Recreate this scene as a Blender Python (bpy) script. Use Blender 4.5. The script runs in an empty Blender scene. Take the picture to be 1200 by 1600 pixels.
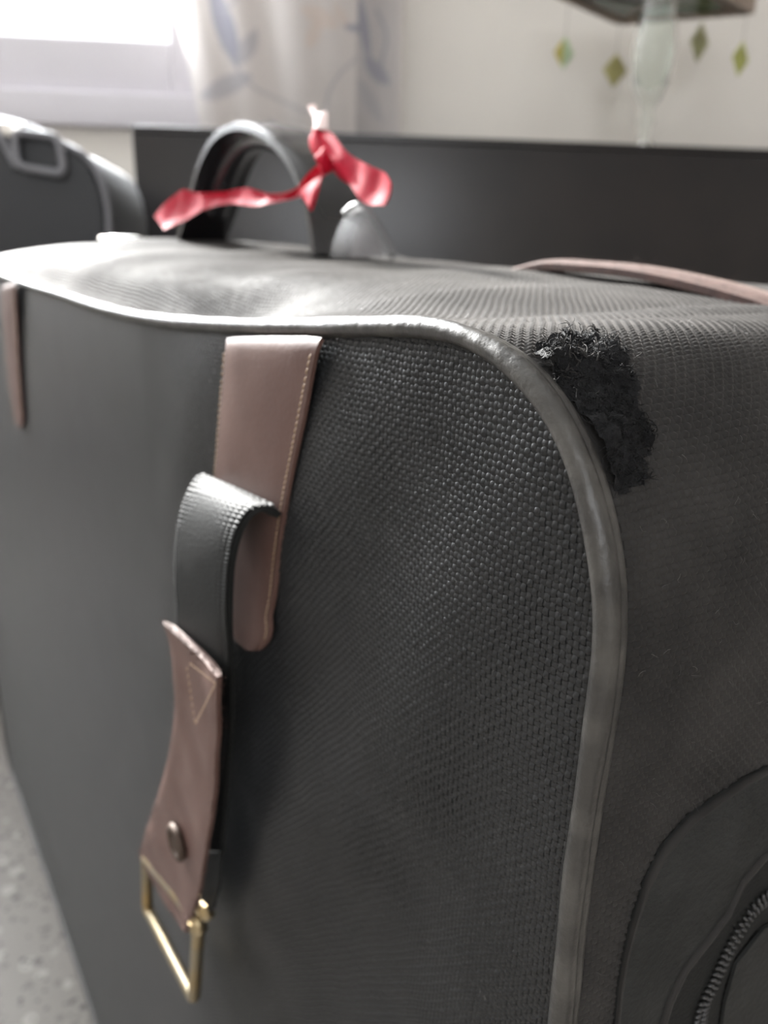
import bpy, bmesh, math, random
import numpy as np
from mathutils import Vector, Matrix, noise as mnoise

random.seed(7); RNG = np.random.default_rng(11)
scene = bpy.context.scene
col = scene.collection
rad = math.radians

# ------------------------------------------------------------------ camera
PITCH, ROLL, YAW, CAMZ, FPX = rad(18.0), rad(1.3), rad(5.5), 0.52, 1202.0
_fh = np.array([math.sin(YAW), math.cos(YAW), 0.0]); _z = np.array([0, 0, 1.0])
CF = math.cos(PITCH)*_fh - math.sin(PITCH)*_z
_r0 = np.array([math.cos(YAW), -math.sin(YAW), 0.0]); _u0 = np.cross(_r0, CF)
CR = _r0*math.cos(ROLL) + _u0*math.sin(ROLL)
CU = _u0*math.cos(ROLL) - _r0*math.sin(ROLL)
CO = np.array([0, 0, CAMZ])
cam_data = bpy.data.cameras.new('camera'); cam = bpy.data.objects.new('camera', cam_data); col.objects.link(cam)
cam.matrix_world = Matrix(((CR[0], CU[0], -CF[0], CO[0]), (CR[1], CU[1], -CF[1], CO[1]), (CR[2], CU[2], -CF[2], CO[2]), (0, 0, 0, 1)))
cam_data.sensor_fit = 'VERTICAL'; cam_data.sensor_height = 24.0; cam_data.lens = FPX/1600*24.0
cam_data.clip_start = 0.004
cam_data.dof.use_dof = True; cam_data.dof.focus_distance = 0.096; cam_data.dof.aperture_fstop = 14.0
scene.camera = cam

# ------------------------------------------------------------------ world, daylight, exposure
world = bpy.data.worlds.new('world'); scene.world = world; world.use_nodes = True
world.node_tree.nodes['Background'].inputs[0].default_value = (0.86, 0.92, 1.0, 1)
world.node_tree.nodes['Background'].inputs[1].default_value = 2.0
scene.view_settings.view_transform = 'Standard'; scene.view_settings.look = 'None'
scene.view_settings.gamma = 1.0; scene.view_settings.use_curve_mapping = False
scene.view_settings.exposure = 0.50

WALL_Y = 1.95
def area(name, loc, rot, sx, sy, power, color):
    l = bpy.data.lights.new(name, 'AREA'); l.shape = 'RECTANGLE'; l.size = sx; l.size_y = sy
    l.energy = power; l.color = color
    o = bpy.data.objects.new(name, l); o.location = loc; o.rotation_euler = rot; col.objects.link(o); return o
WIN = (-2.20, -0.306, 0.966, 2.35)     # glass of the window: x0, x1, z0, z1
area('daylight_window', ((WIN[0]+WIN[1])/2, WALL_Y+0.30, (WIN[2]+WIN[3])/2), (rad(-90), 0, 0), 2.3, 1.7, 450, (0.95, 0.97, 1.0))
# low sun coming in through the same window, raking along the top of the suitcase
sun_d = bpy.data.lights.new('sun', 'SUN'); sun_d.energy = 21.0; sun_d.angle = rad(3.0); sun_d.color = (1.0, 0.96, 0.92)
sun = bpy.data.objects.new('sun', sun_d); col.objects.link(sun); sun.location = (-2.5, 5.0, 3.0)
_el, _ax, _ay = rad(25.0), -0.470, 0.883
sun.rotation_euler = Vector((_ax*math.cos(_el), _ay*math.cos(_el), math.sin(_el))).to_track_quat('Z', 'Y').to_euler()
# added fill lamp at an unseen, made-up window behind the camera
area('added_rear_fill', (-0.3, -2.05, 1.45), (rad(90), 0, 0), 1.3, 1.1, 14, (0.97, 0.98, 1.0))

# ------------------------------------------------------------------ helpers
def ray(x, y): return CF + CR*(x-600)/FPX - CU*(y-800)/FPX
def on_y(x, y, Y):
    d = ray(x, y); return CO + d*(Y/d[1])
def on_z(x, y, Z):
    d = ray(x, y); return CO + d*((Z-CAMZ)/d[2])
def project(P):
    q = P-CO; dpt = q@CF
    return 600+FPX*(q@CR)/dpt, 800-FPX*(q@CU)/dpt

def set_tags(o, label=None, cat=None, group=None, kind=None):
    if label: o['label'] = label
    if cat: o['category'] = cat
    if group: o['group'] = group
    if kind: o['kind'] = kind
    return o

def link(name, me, mat=None, parent=None, smooth=True, angle=None):
    if mat: me.materials.append(mat)
    if smooth:
        me.polygons.foreach_set('use_smooth', np.ones(len(me.polygons), dtype=bool))
        if angle is not None:
            me.set_sharp_from_angle(angle=rad(angle))
    o = bpy.data.objects.new(name, me); col.objects.link(o)
    if parent: o.parent = parent
    return o

def fast_mesh(name, V, F):
    V = np.asarray(V, dtype=np.float32); F = np.asarray(F, dtype=np.int32)
    me = bpy.data.meshes.new(name); k = F.shape[1]
    me.vertices.add(len(V)); me.vertices.foreach_set('co', V.ravel())
    me.loops.add(F.size); me.loops.foreach_set('vertex_index', F.ravel())
    me.polygons.add(len(F)); me.polygons.foreach_set('loop_start', np.arange(0, F.size, k, dtype=np.int32))
    me.update(calc_edges=True); me.validate(); return me

def grid_faces(n, m, wrap_n=False, wrap_m=False):
    a = np.arange(n if wrap_n else n-1); b = np.arange(m if wrap_m else m-1)
    A, B = np.meshgrid(a, b, indexing='ij'); A1 = (A+1) % n; B1 = (B+1) % m
    return np.stack([A*m+B, A1*m+B, A1*m+B1, A*m+B1], -1).reshape(-1, 4)

def empty(name, loc=(0, 0, 0), rz=0):
    o = bpy.data.objects.new(name, None); o.location = loc; o.rotation_euler = (0, 0, rz); o.empty_display_size = 0.05
    col.objects.link(o); return o

def catmull(pts, n):
    P = np.asarray(pts, float); P = np.vstack([2*P[0]-P[1], P, 2*P[-1]-P[-2]]); k = len(P)-3
    seg = np.linalg.norm(np.diff(P[1:-1], axis=0), axis=1); cum = np.concatenate([[0], np.cumsum(seg)])
    out = []
    for d in np.linspace(0, cum[-1], n):
        i = min(max(int(np.searchsorted(cum, d, 'right'))-1, 0), k-1); t = (d-cum[i])/max(seg[i], 1e-9)
        a, b, c, e = P[i], P[i+1], P[i+2], P[i+3]
        out.append(.5*((2*b)+(-a+c)*t+(2*a-5*b+4*c-e)*t*t+(-a+3*b-3*c+e)*t**3))
    return np.array(out)

def tube_vf(path, radius, sides=10, closed=False, flat=None):
    P = np.asarray(path, float); n = len(P); R = np.broadcast_to(np.asarray(radius, float), (n,))
    T = np.gradient(P, axis=0) if not closed else np.roll(P, -1, 0)-np.roll(P, 1, 0)
    T /= np.linalg.norm(T, axis=1)[:, None]+1e-12
    up = np.array([0, 0, 1.0]); N = np.zeros_like(P)
    ref = np.cross(T[0], up)
    if np.linalg.norm(ref) < .1: ref = np.cross(T[0], np.array([1.0, 0, 0]))
    ref /= np.linalg.norm(ref)
    for i in range(n):
        ref = ref - T[i]*(ref@T[i]); ref /= np.linalg.norm(ref)+1e-12; N[i] = ref
    B = np.cross(T, N); a = np.linspace(0, 2*math.pi, sides, endpoint=False)
    V = P[:, None]+R[:, None, None]*(np.cos(a)[None, :, None]*N[:, None]+np.sin(a)[None, :, None]*B[:, None])
    F = grid_faces(n, sides, wrap_n=closed, wrap_m=True)
    return V.reshape(-1, 3), F

def tube(name, path, radius, mat, parent=None, sides=10, closed=False):
    V, F = tube_vf(path, radius, sides, closed); F = [list(f) for f in F]; n = len(path)
    if not closed:
        F.append(list(range(sides))[::-1]); F.append([(n-1)*sides+i for i in range(sides)])
    me = bpy.data.meshes.new(name); me.from_pydata([tuple(v) for v in V], [], F); me.update()
    return link(name, me, mat, parent, True, 50)

def many_tubes(name, paths, radius, mat, parent=None, sides=3):
    Vs, Fs, off = [], [], 0
    for p in paths:
        n = len(p); rr = radius*np.linspace(1, .35, n); V, F = tube_vf(p, rr, sides); Vs.append(V); Fs.append(F+off); off += len(V)
    return link(name, fast_mesh(name, np.vstack(Vs), np.vstack(Fs)), mat, parent)

def ribbon(name, L, Rr, thick, mat, parent=None, n=48, m=9, arch=0.0, wob=0.0):
    """solid strip between two 3-D edge paths; arch puffs the middle out along the strip's normal"""
    L = catmull(L, n); Rr = catmull(Rr, n); w = np.linspace(0, 1, m)
    P = L[:, None]*(1-w)[None, :, None]+Rr[:, None]*w[None, :, None]
    du = np.gradient(P, axis=0); dw = np.gradient(P, axis=1); N = np.cross(du, dw); N /= np.linalg.norm(N, axis=2)[..., None]+1e-12
    P = P+N*(arch*4*w*(1-w))[None, :, None]
    if wob:
        for i in range(n):
            for j in range(m): P[i, j] += N[i, j]*wob*mnoise.noise(Vector(P[i, j]*90))
    top = P+N*thick/2; bot = P-N*thick/2
    # soft edges
    for q in (0, -1): top[:, q] -= N[:, q]*thick*.22; bot[:, q] += N[:, q]*thick*.22
    V = np.concatenate([top, bot[:, ::-1]], axis=1); k = 2*m
    F = [list(f) for f in grid_faces(n, k, wrap_m=True)]
    for i, flip in ((0, False), (n-1, True)):
        for j in range(m-1):
            f = [i*k+j, i*k+j+1, i*k+k-2-j, i*k+k-1-j]; F.append(f[::-1] if flip else f)
    me = bpy.data.meshes.new(name); me.from_pydata([tuple(v) for v in V.reshape(-1, 3)], [], F); me.update()
    bm = bmesh.new(); bm.from_mesh(me); bmesh.ops.recalc_face_normals(bm, faces=bm.faces); bm.to_mesh(me); bm.free()
    return link(name, me, mat, parent, True, 55)

def boxes(name, bs, mat, parent=None, bevel=0.0):
    bm = bmesh.new()
    for (x0, x1, y0, y1, z0, z1) in bs:
        r = bmesh.ops.create_cube(bm, size=1.0)
        for v in r['verts']:
            v.co = Vector(((x0+x1)/2+v.co.x*(x1-x0), (y0+y1)/2+v.co.y*(y1-y0), (z0+z1)/2+v.co.z*(z1-z0)))
    if bevel: bmesh.ops.bevel(bm, geom=list(bm.edges), offset=bevel, segments=3, affect='EDGES', profile=.5)
    me = bpy.data.meshes.new(name); bm.to_mesh(me); bm.free()
    return link(name, me, mat, parent, bevel > 0, 40)

def lathe(name, prof, mat, parent=None, seg=40):
    P = np.asarray(prof, float); a = np.linspace(0, 2*math.pi, seg, endpoint=False)
    V = np.stack([P[:, 0][:, None]*np.cos(a), P[:, 0][:, None]*np.sin(a), np.repeat(P[:, 1][:, None], seg, 1)], -1)
    return link(name, fast_mesh(name, V.reshape(-1, 3), grid_faces(len(P), seg, wrap_m=True)), mat, parent, True, 60)

def prism(name, outline, y0, y1, mat, parent=None, bevel=0.0, seg=3):
    """outline of (x, z) points made solid from y0 to y1"""
    bm = bmesh.new(); vs = [bm.verts.new((x, y0, z)) for x, z in outline]; f = bm.faces.new(vs)
    e = bmesh.ops.extrude_face_region(bm, geom=[f]); bmesh.ops.translate(bm, vec=(0, y1-y0, 0), verts=[v for v in e['geom'] if isinstance(v, bmesh.types.BMVert)])
    bmesh.ops.recalc_face_normals(bm, faces=bm.faces)
    if bevel:
        ed = [e for e in bm.edges if abs(e.verts[0].co.y-e.verts[1].co.y) < 1e-6]
        bmesh.ops.bevel(bm, geom=ed, offset=bevel, segments=seg, affect='EDGES', profile=.5)
    me = bpy.data.meshes.new(name); bm.to_mesh(me); bm.free()
    return link(name, me, mat, parent, True, 45)

# ------------------------------------------------------------------ materials
def mat(name, c, rough=.5, metal=0., spec=.5, sheen=0., sheen_r=.4, sheen_c=(1, 1, 1), c2=None, nscale=20., ndetail=4, bump=0., bscale=200., bdist=.001, trans=0., alpha=1., emit=None, coat=0., ior=1.45, transl=0., contrast=(.35, .65)):
    m = bpy.data.materials.new(name); m.use_nodes = True; nt = m.node_tree; b = nt.nodes['Principled BSDF']
    b.inputs['Base Color'].default_value = (*c, 1); b.inputs['Roughness'].default_value = rough; b.inputs['Metallic'].default_value = metal
    b.inputs['Specular IOR Level'].default_value = spec; b.inputs['IOR'].default_value = ior
    b.inputs['Sheen Weight'].default_value = sheen; b.inputs['Sheen Roughness'].default_value = sheen_r; b.inputs['Sheen Tint'].default_value = (*sheen_c, 1)
    b.inputs['Transmission Weight'].default_value = trans; b.inputs['Alpha'].default_value = alpha; b.inputs['Coat Weight'].default_value = coat
    tc = nt.nodes.new('ShaderNodeTexCoord')
    if c2 is not None:
        n = nt.nodes.new('ShaderNodeTexNoise'); n.inputs['Scale'].default_value = nscale; n.inputs['Detail'].default_value = ndetail
        r = nt.nodes.new('ShaderNodeValToRGB'); r.color_ramp.elements[0].position = contrast[0]; r.color_ramp.elements[1].position = contrast[1]
        r.color_ramp.elements[0].color = (*c, 1); r.color_ramp.elements[1].color = (*c2, 1)
        nt.links.new(tc.outputs['Object'], n.inputs['Vector']); nt.links.new(n.outputs['Fac'], r.inputs['Fac']); nt.links.new(r.outputs['Color'], b.inputs['Base Color'])
    if bump:
        n = nt.nodes.new('ShaderNodeTexNoise'); n.inputs['Scale'].default_value = bscale; n.inputs['Detail'].default_value = 5
        bp = nt.nodes.new('ShaderNodeBump'); bp.inputs['Strength'].default_value = bump; bp.inputs['Distance'].default_value = bdist
        nt.links.new(tc.outputs['Object'], n.inputs['Vector']); nt.links.new(n.outputs['Fac'], bp.inputs['Height']); nt.links.new(bp.outputs['Normal'], b.inputs['Normal'])
    if emit:
        b.inputs['Emission Color'].default_value = (*emit[0], 1); b.inputs['Emission Strength'].default_value = emit[1]
    if transl:
        out = nt.nodes['Material Output']; t = nt.nodes.new('ShaderNodeBsdfTranslucent'); mx = nt.nodes.new('ShaderNodeMixShader'); mx.inputs[0].default_value = transl
        t.inputs['Color'].default_value = (*c, 1)
        nt.links.new(b.outputs[0], mx.inputs[1]); nt.links.new(t.outputs[0], mx.inputs[2]); nt.links.new(mx.outputs[0], out.inputs[0])
        if b.inputs['Base Color'].links: nt.links.new(b.inputs['Base Color'].links[0].from_socket, t.inputs['Color'])
    return m

M = {}
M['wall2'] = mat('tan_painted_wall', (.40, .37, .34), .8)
M['wall'] = mat('painted_wall', (.76, .725, .675), .8, c2=(.79, .755, .705), nscale=3, bump=.15, bscale=120, bdist=.002)
M['ceiling'] = mat('ceiling_paint', (.6, .59, .57), .9)
M['frame'] = mat('window_frame_paint', (.62, .60, .64), .45, bump=.05, bscale=40)
M['glass'] = mat('window_glass', (1, 1, 1), .02)
_nt = M['glass'].node_tree; _t = _nt.nodes.new('ShaderNodeBsdfTransparent'); _t.inputs[0].default_value = (.94, .95, .95, 1); _g = _nt.nodes.new('ShaderNodeBsdfGlossy'); _g.inputs['Roughness'].default_value = .02
_m = _nt.nodes.new('ShaderNodeMixShader'); _m.inputs[0].default_value = .06; _nt.links.new(_t.outputs[0], _m.inputs[1]); _nt.links.new(_g.outputs[0], _m.inputs[2]); _nt.links.new(_m.outputs[0], _nt.nodes['Material Output'].inputs[0])
M['cabinet'] = mat('black_lacquered_wood', (.012, .011, .012), .28, spec=.5, c2=(.02, .017, .017), nscale=6, bump=.04, bscale=60, bdist=.001)
FABRIC = dict(spec=.40, sheen=.015, sheen_r=.25)
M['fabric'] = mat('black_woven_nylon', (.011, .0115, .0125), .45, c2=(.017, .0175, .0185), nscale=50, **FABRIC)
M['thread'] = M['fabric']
M['gusset'] = mat('lighter_black_woven_nylon', (.022, .021, .0206), .62, c2=(.035, .033, .0318), nscale=60, spec=.08, sheen=.09, sheen_r=.45, sheen_c=(1, .95, .91))  # gusset threads, lighter and warmer than the front cloth
M['gusset_base'] = mat('gusset_ground_cloth', (.019, .0182, .018), .8, c2=(.031, .0293, .0283), nscale=60, spec=0., sheen=.06, sheen_r=.5, sheen_c=(1, .95, .91), bump=.5, bscale=900, bdist=.0005)
M['fray'] = mat('frayed_black_fibre', (.004, .004, .0045), .7, spec=.15, c2=(.013, .013, .014), nscale=220, bump=.6, bscale=2500, bdist=.0006, sheen=.03)
M['fibre'] = mat('loose_fibre', (.10, .095, .09), .5, sheen=.3)
M['piping'] = mat('worn_grey_vinyl', (.034, .032, .030), .38, spec=.5, c2=(.070, .066, .06), nscale=160, ndetail=6, bump=.45, bscale=420, bdist=.0007, contrast=(.45, .75))
M['leather'] = mat('brown_leather', (.082, .044, .036), .50, spec=.28, c2=(.115, .068, .057), nscale=45, ndetail=6, bump=.22, bscale=900, bdist=.0003)
M['suede'] = mat('raw_leather_edge', (.055, .025, .020), .85, c2=(.036, .016, .013), nscale=300, bump=.6, bscale=1500, bdist=.0006, sheen=.12, sheen_c=(1, .75, .65))
M['stitch'] = mat('tan_thread', (.25, .17, .11), .7)
M['webbing'] = mat('black_webbing', (.011, .0115, .0115), .65, bump=.5, bscale=1600, bdist=.0004, spec=.2)
M['pocket'] = mat('black_pocket_cloth', (.012, .0128, .0128), .6, c2=(.02, .021, .021), nscale=120, spec=.3, bump=.6, bscale=900, bdist=.0005)
M['coil'] = mat('black_nylon_coil', (.04, .04, .041), .4)
M['brass'] = mat('worn_brass', (.40, .29, .14), .42, metal=1.0, c2=(.28, .26, .21), nscale=70, bump=.1, bscale=500)
M['dark_hole'] = mat('tarnished_rivet', (.06, .04, .03), .6, metal=.4)
M['gloss'] = mat('black_glossy_vinyl', (.02, .02, .022), .25, spec=.6, coat=.3, bump=.05, bscale=300, bdist=.0005)
M['ribbon'] = mat('red_ribbon', (.42, .006, .024), .6, c2=(.47, .016, .042), nscale=60, spec=.05, bump=.15, bscale=300, bdist=.001, transl=.4)
M['ribbon_glint'] = mat('painted_ribbon_glint', (.85, .72, .70), .6, transl=.4)  # near-white colour painted in for a glint on the ribbon tip
M['vinyl'] = mat('clear_cloudy_vinyl', (.10, .10, .105), .35, alpha=.42, spec=.4, c2=(.15, .145, .145), nscale=40)
M['paper'] = mat('pale_paper', (.30, .26, .26), .7)
M['bag2'] = mat('black_suitcase_nylon', (.02, .021, .024), .55, bump=.2, bscale=700, bdist=.0006, sheen=.2)
M['bag2_trim'] = mat('grey_moulded_plastic', (.16, .16, .175), .3, spec=.6)
M['silver'] = mat('bright_steel', (.75, .73, .70), .25, metal=1.0)
M['hair_glass'] = mat('clear_glass', (.90, .93, .90), .05, trans=.95, ior=1.15, spec=.5)
M['wood'] = mat('stained_wood', (.42, .34, .28), .5, c2=(.34, .27, .22), nscale=18, bump=.2, bscale=90)
M['string'] = mat('grey_cord', (.35, .33, .30), .8)

# terrazzo floor
def terrazzo():
    m = mat('terrazzo', (.4, .38, .35), .55, spec=.3); nt = m.node_tree; b = nt.nodes['Principled BSDF']; tc = nt.nodes.new('ShaderNodeTexCoord')
    def vor(scale, lo, hi):
        v = nt.nodes.new('ShaderNodeTexVoronoi'); v.inputs['Scale'].default_value = scale; v.inputs['Randomness'].default_value = 1
        w = nt.nodes.new('ShaderNodeTexNoise'); w.inputs['Scale'].default_value = scale*.8
        a = nt.nodes.new('ShaderNodeVectorMath'); a.operation = 'MULTIPLY_ADD'; a.inputs[1].default_value = (.35/scale,)*3
        nt.links.new(tc.outputs['Object'], w.inputs['Vector']); nt.links.new(w.outputs['Color'], a.inputs[0]); nt.links.new(tc.outputs['Object'], a.inputs[2])
        nt.links.new(a.outputs[0], v.inputs['Vector'])
        r = nt.nodes.new('ShaderNodeValToRGB'); r.color_ramp.elements[0].position = lo; r.color_ramp.elements[1].position = hi
        r.color_ramp.elements[0].color = (1, 1, 1, 1); r.color_ramp.elements[1].color = (0, 0, 0, 1)
        nt.links.new(v.outputs['Distance'], r.inputs['Fac']); return v, r
    prev = None
    base = nt.nodes.new('ShaderNodeTexNoise'); base.inputs['Scale'].default_value = 12; nt.links.new(tc.outputs['Object'], base.inputs['Vector'])
    br = nt.nodes.new('ShaderNodeValToRGB'); br.color_ramp.elements[0].color = (.125, .113, .10, 1); br.color_ramp.elements[1].color = (.165, .152, .137, 1)
    nt.links.new(base.outputs['Fac'], br.inputs['Fac']); prev = br.outputs['Color']
    for scale, lo, hi, c in ((55, .30, .36, (.21, .197, .178)), (95, .26, .32, (.095, .087, .077)), (80, .20, .25, (.045, .042, .037)), (150, .22, .28, (.075, .069, .061))):
        v, r = vor(scale, lo, hi); mx = nt.nodes.new('ShaderNodeMix'); mx.data_type = 'RGBA'
        # each cell keeps or drops its chip by its own random colour
        sp = nt.nodes.new('ShaderNodeSeparateColor'); th = nt.nodes.new('ShaderNodeMath'); th.operation = 'GREATER_THAN'; th.inputs[1].default_value = .5
        mu = nt.nodes.new('ShaderNodeMath'); mu.operation = 'MULTIPLY'
        nt.links.new(v.outputs['Color'], sp.inputs[0]); nt.links.new(sp.outputs[0], th.inputs[0]); nt.links.new(th.outputs[0], mu.inputs[0]); nt.links.new(r.outputs['Color'], mu.inputs[1])
        nt.links.new(mu.outputs[0], mx.inputs['Factor']); nt.links.new(prev, mx.inputs['A']); mx.inputs['B'].default_value = (*c, 1); prev = mx.outputs['Result']
    nt.links.new(prev, b.inputs['Base Color']); return m
M['floor'] = terrazzo()

# ------------------------------------------------------------------ room shell
X0, X1, Y0, ZC = -2.7, 2.4, -2.1, 2.8
def struct(o): o['kind'] = 'structure'; return o
struct(boxes('floor', [(X0-.1, X1+.1, Y0-.1, WALL_Y+.1, -.1, 0)], M['floor']))
struct(boxes('ceiling', [(X0-.1, X1+.1, Y0-.1, WALL_Y+.1, ZC, ZC+.1)], M['ceiling']))
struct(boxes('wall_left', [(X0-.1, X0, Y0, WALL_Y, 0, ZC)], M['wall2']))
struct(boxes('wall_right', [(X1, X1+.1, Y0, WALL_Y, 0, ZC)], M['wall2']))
WO = (WIN[0]-.07, WIN[1]+.055, .79, WIN[3]+.07)   # opening in the wall
struct(boxes('wall_back', [(X0, WO[0], WALL_Y, WALL_Y+.12, 0, ZC), (WO[1], X1, WALL_Y, WALL_Y+.12, 0, ZC), (WO[0], WO[1], WALL_Y, WALL_Y+.12, 0, WO[2]), (WO[0], WO[1], WALL_Y, WALL_Y+.12, WO[3], ZC)], M['wall']))
RW = (-.95, .35, .9, 2.0)
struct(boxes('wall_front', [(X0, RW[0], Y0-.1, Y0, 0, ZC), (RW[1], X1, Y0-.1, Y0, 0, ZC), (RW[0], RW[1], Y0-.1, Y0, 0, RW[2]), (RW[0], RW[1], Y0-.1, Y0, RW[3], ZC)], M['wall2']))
struct(boxes('baseboard_back', [(X0, X1, WALL_Y-.015, WALL_Y, 0, .08)], M['frame'], bevel=.003))
win = struct(boxes('window_1', [(WO[0], WIN[0], WALL_Y-.01, WALL_Y+.09, .862, WO[3]), (WIN[1], WO[1], WALL_Y-.01, WALL_Y+.09, .862, WO[3]), (WIN[0], WIN[1], WALL_Y-.01, WALL_Y+.09, .862, WIN[2]), (WIN[0], WIN[1], WALL_Y-.01, WALL_Y+.09, WIN[3], WO[3])], M['frame'], bevel=.004))
boxes('window_pane', [(WIN[0], WIN[1], WALL_Y+.04, WALL_Y+.045, WIN[2], WIN[3])], M['glass'], win)
boxes('window_sill', [(WO[0]-.03, WO[1]+.06, WALL_Y-.035, WALL_Y+.09, .79, .859)], M['frame'], win, bevel=.004)
w2 = struct(boxes('added_rear_window', [(RW[0], RW[0]+.05, Y0-.08, Y0-.02, RW[2], RW[3]), (RW[1]-.05, RW[1], Y0-.08, Y0-.02, RW[2], RW[3]), (RW[0]+.05, RW[1]-.05, Y0-.08, Y0-.02, RW[2], RW[2]+.05), (RW[0]+.05, RW[1]-.05, Y0-.08, Y0-.02, RW[3]-.05, RW[3])], M['frame'], bevel=.004))  # unseen window added to go with the rear fill lamp
boxes('window_pane', [(RW[0]+.05, RW[1]-.05, Y0-.06, Y0-.055, RW[2]+.05, RW[3]-.05)], M['glass'], w2)

# ------------------------------------------------------------------ the suitcase: frame and seam loop
def floor_hit(x, y): return on_z(x, y, 0.0)
_A = floor_hit(150, 1600); _B = floor_hit(0, 1150)
BU = (_B-_A)/np.linalg.norm(_B-_A); BV = np.array([BU[1], -BU[0], 0.0]); FD = BV@(_A-CO)
def on_face(x, y, s=0.0):
    """pixel -> (r, s, z) on the plane s metres behind the front face"""
    d = ray(x, y); P = CO+d*((FD+s)/(BV@d)); return P
BC = on_face(962, 950); BC[2] = 0
def rz(x, y, s=0.0):
    P = on_face(x, y, s); return float((P-BC)@BU), float(P[2])
def loc3(x, y, s=0.0):
    r, z = rz(x, y, s); return (-r, s, z)
def on_side(x, y, r=-.004):
    d = ray(x, y); r = -.001
    for _ in range(4):
        t = (r-(CO-BC)@BU)/(d@BU); P = CO+d*t; s_ = float((P-BC)@BV); r = -.0045*float(shp(np.array(s_)))-.0008
    return s_, float(P[2])
def to_world(L):
    L = np.asarray(L, float); return BC-BU*L[..., 0:1]+BV*L[..., 1:2]+np.array([0, 0, 1.0])*L[..., 2:3]
suitcase = empty('suitcase', tuple(BC), math.atan2(-BU[1], -BU[0]))
set_tags(suitcase, 'worn black woven suitcase with brown leather straps and grey piping standing on terrazzo', 'suitcase')
LEN, DEP = 0.74, 0.24

pipe_px = [(0, 430), (50, 446), (100, 461), (150, 478), (200, 491), (250, 500), (300, 505), (400, 510), (500, 511), (580, 510), (640, 509), (690, 513), (730, 522), (770, 540), (810, 566), (850, 606), (880, 650), (905, 700), (925, 755), (941, 820), (952, 880), (957, 940), (956, 1000), (950, 1060), (940, 1130), (928, 1210), (915, 1290), (903, 1380), (892, 1480), (881, 1600)]
vis = [rz(*p) for p in pipe_px]
pts = [(LEN-.06+.06*math.cos(a), .446+.06*math.sin(a)) for a in np.linspace(0, math.pi/2, 11)]
pts += [(.62, .506), (.54, .507), (.46, .508)] + vis
pts += [(0, z) for z in np.linspace(.38, .05, 12)]
pts += [(.028-.028*math.cos(a), .036-.028*math.sin(a)) for a in np.linspace(0.2, math.pi/2, 7)]
pts += [(r, .008) for r in np.linspace(.08, LEN-.08, 20)]
pts += [(LEN-.028+.028*math.sin(a), .036-.028*math.cos(a)) for a in np.linspace(0, math.pi/2, 7)]
pts += [(LEN, z) for z in np.linspace(.08, .425, 12)]
LP = np.array(pts); LP = np.vstack([LP, LP[:1]])
LP = catmull(LP, 1801)[:-1]
for _ in range(14): LP = .5*LP+.25*(np.roll(LP, 1, 0)+np.roll(LP, -1, 0))
_sg = np.linalg.norm(np.roll(LP, -1, 0)-LP, axis=1); TL = np.concatenate([[0], np.cumsum(_sg)]); TTOT = TL[-1]
_T = np.roll(LP, -1, 0)-np.roll(LP, 1, 0); _T /= np.linalg.norm(_T, axis=1)[:, None]
LN = np.stack([_T[:, 1], -_T[:, 0]], 1)
for _ in range(25): LN = .5*LN+.25*(np.roll(LN, 1, 0)+np.roll(LN, -1, 0))
LN /= np.linalg.norm(LN, axis=1)[:, None]
def loop_at(t):
    t = np.mod(t, TTOT); c = lambda A: np.interp(t, TL, np.append(A, A[0]))
    return c(LP[:, 0]), c(LP[:, 1]), c(LN[:, 0]), c(LN[:, 1])
def shp(s): 
    f = lambda q: 1-np.exp(-np.maximum(q, 0)/.030)
    return f(s)*f(DEP-s)/.94
def gauss(a, b): return np.exp(-a*a-b*b)
def gus(t, s):
    """the gusset: top, side and bottom of the bag as one strip behind the piping; local coordinates"""
    r, z, nr, nz = loop_at(t)
    at = np.interp(r, [0, .03, .05, .08, .12, .16, .30, .45, .58, .68, .74], [0, 0, .0005, .0068, .0115, .0140, .0170, .0185, .0175, .006, 0])
    A = np.clip(nz, 0, 1)*at+np.clip(-nr, 0, 1)*.0045+np.clip(nr, 0, 1)*.010+np.clip(-nz, 0, 1)*.001
    b = A*shp(s)
    up = np.clip(nz, 0, 1)
    # soft dents in the top and a crease along the piping further back
    b = b-up*.0085*gauss((r-.150)/.034, (s-.021)/.010)-up*.0030*gauss((r-.115)/.03, (s-.012)/.007)
    b = b-up*.0075*np.exp(-((s-.011)/.0075)**2)*np.clip((r-.12)/.08, 0, 1)*np.clip((.50-r)/.1, 0, 1)
    b = b+up*.0022*np.sin(r*46+s*30)*np.clip((r-.22)/.2, 0, 1)*shp(s)
    b = b-up*.006*gauss((r-.60)/.03, (s-.05)/.025)
    b = b-up*.004*gauss((r-.43)/.03, (s-.035)/.02)
    b = b+up*.0006*np.sin(r*90)*np.sin(s*55)*shp(s)
    return np.stack([-(r+nr*b), s+0*b, z+nz*b], -1)
def gus_frame(t, s, e=.0004):
    P = gus(t, s); dt = gus(t+e, s)-gus(t-e, s); ds = gus(t, s+e)-gus(t, s-e)
    dt /= np.linalg.norm(dt, axis=-1)[..., None]; ds /= np.linalg.norm(ds, axis=-1)[..., None]
    n = np.cross(dt, ds); n /= np.linalg.norm(n, axis=-1)[..., None]
    rr, zz, nr, nz = loop_at(t); out = np.stack([-nr, 0*nr, nz], -1)
    sg = np.sign(np.sum(n*out, -1))[..., None]
    return P, dt, ds, n*sg
def puff(r, z):
    """how far the front panel stands out from the seam plane, towards the viewer"""
    e = np.clip(np.minimum(np.minimum(r, LEN-r), np.minimum(.51-z, z)), 0, 1)
    k = 1-np.exp(-e/.02)
    v = .0014*np.sin((r*.8+z*.62)*125+1.1)+.0003*np.sin((r*.55-z)*160)
    v = v*np.clip((r)/.03, 0, 1)*np.clip((.16-r)/.06, 0, 1)
    return k*(.0022+v)

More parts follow.
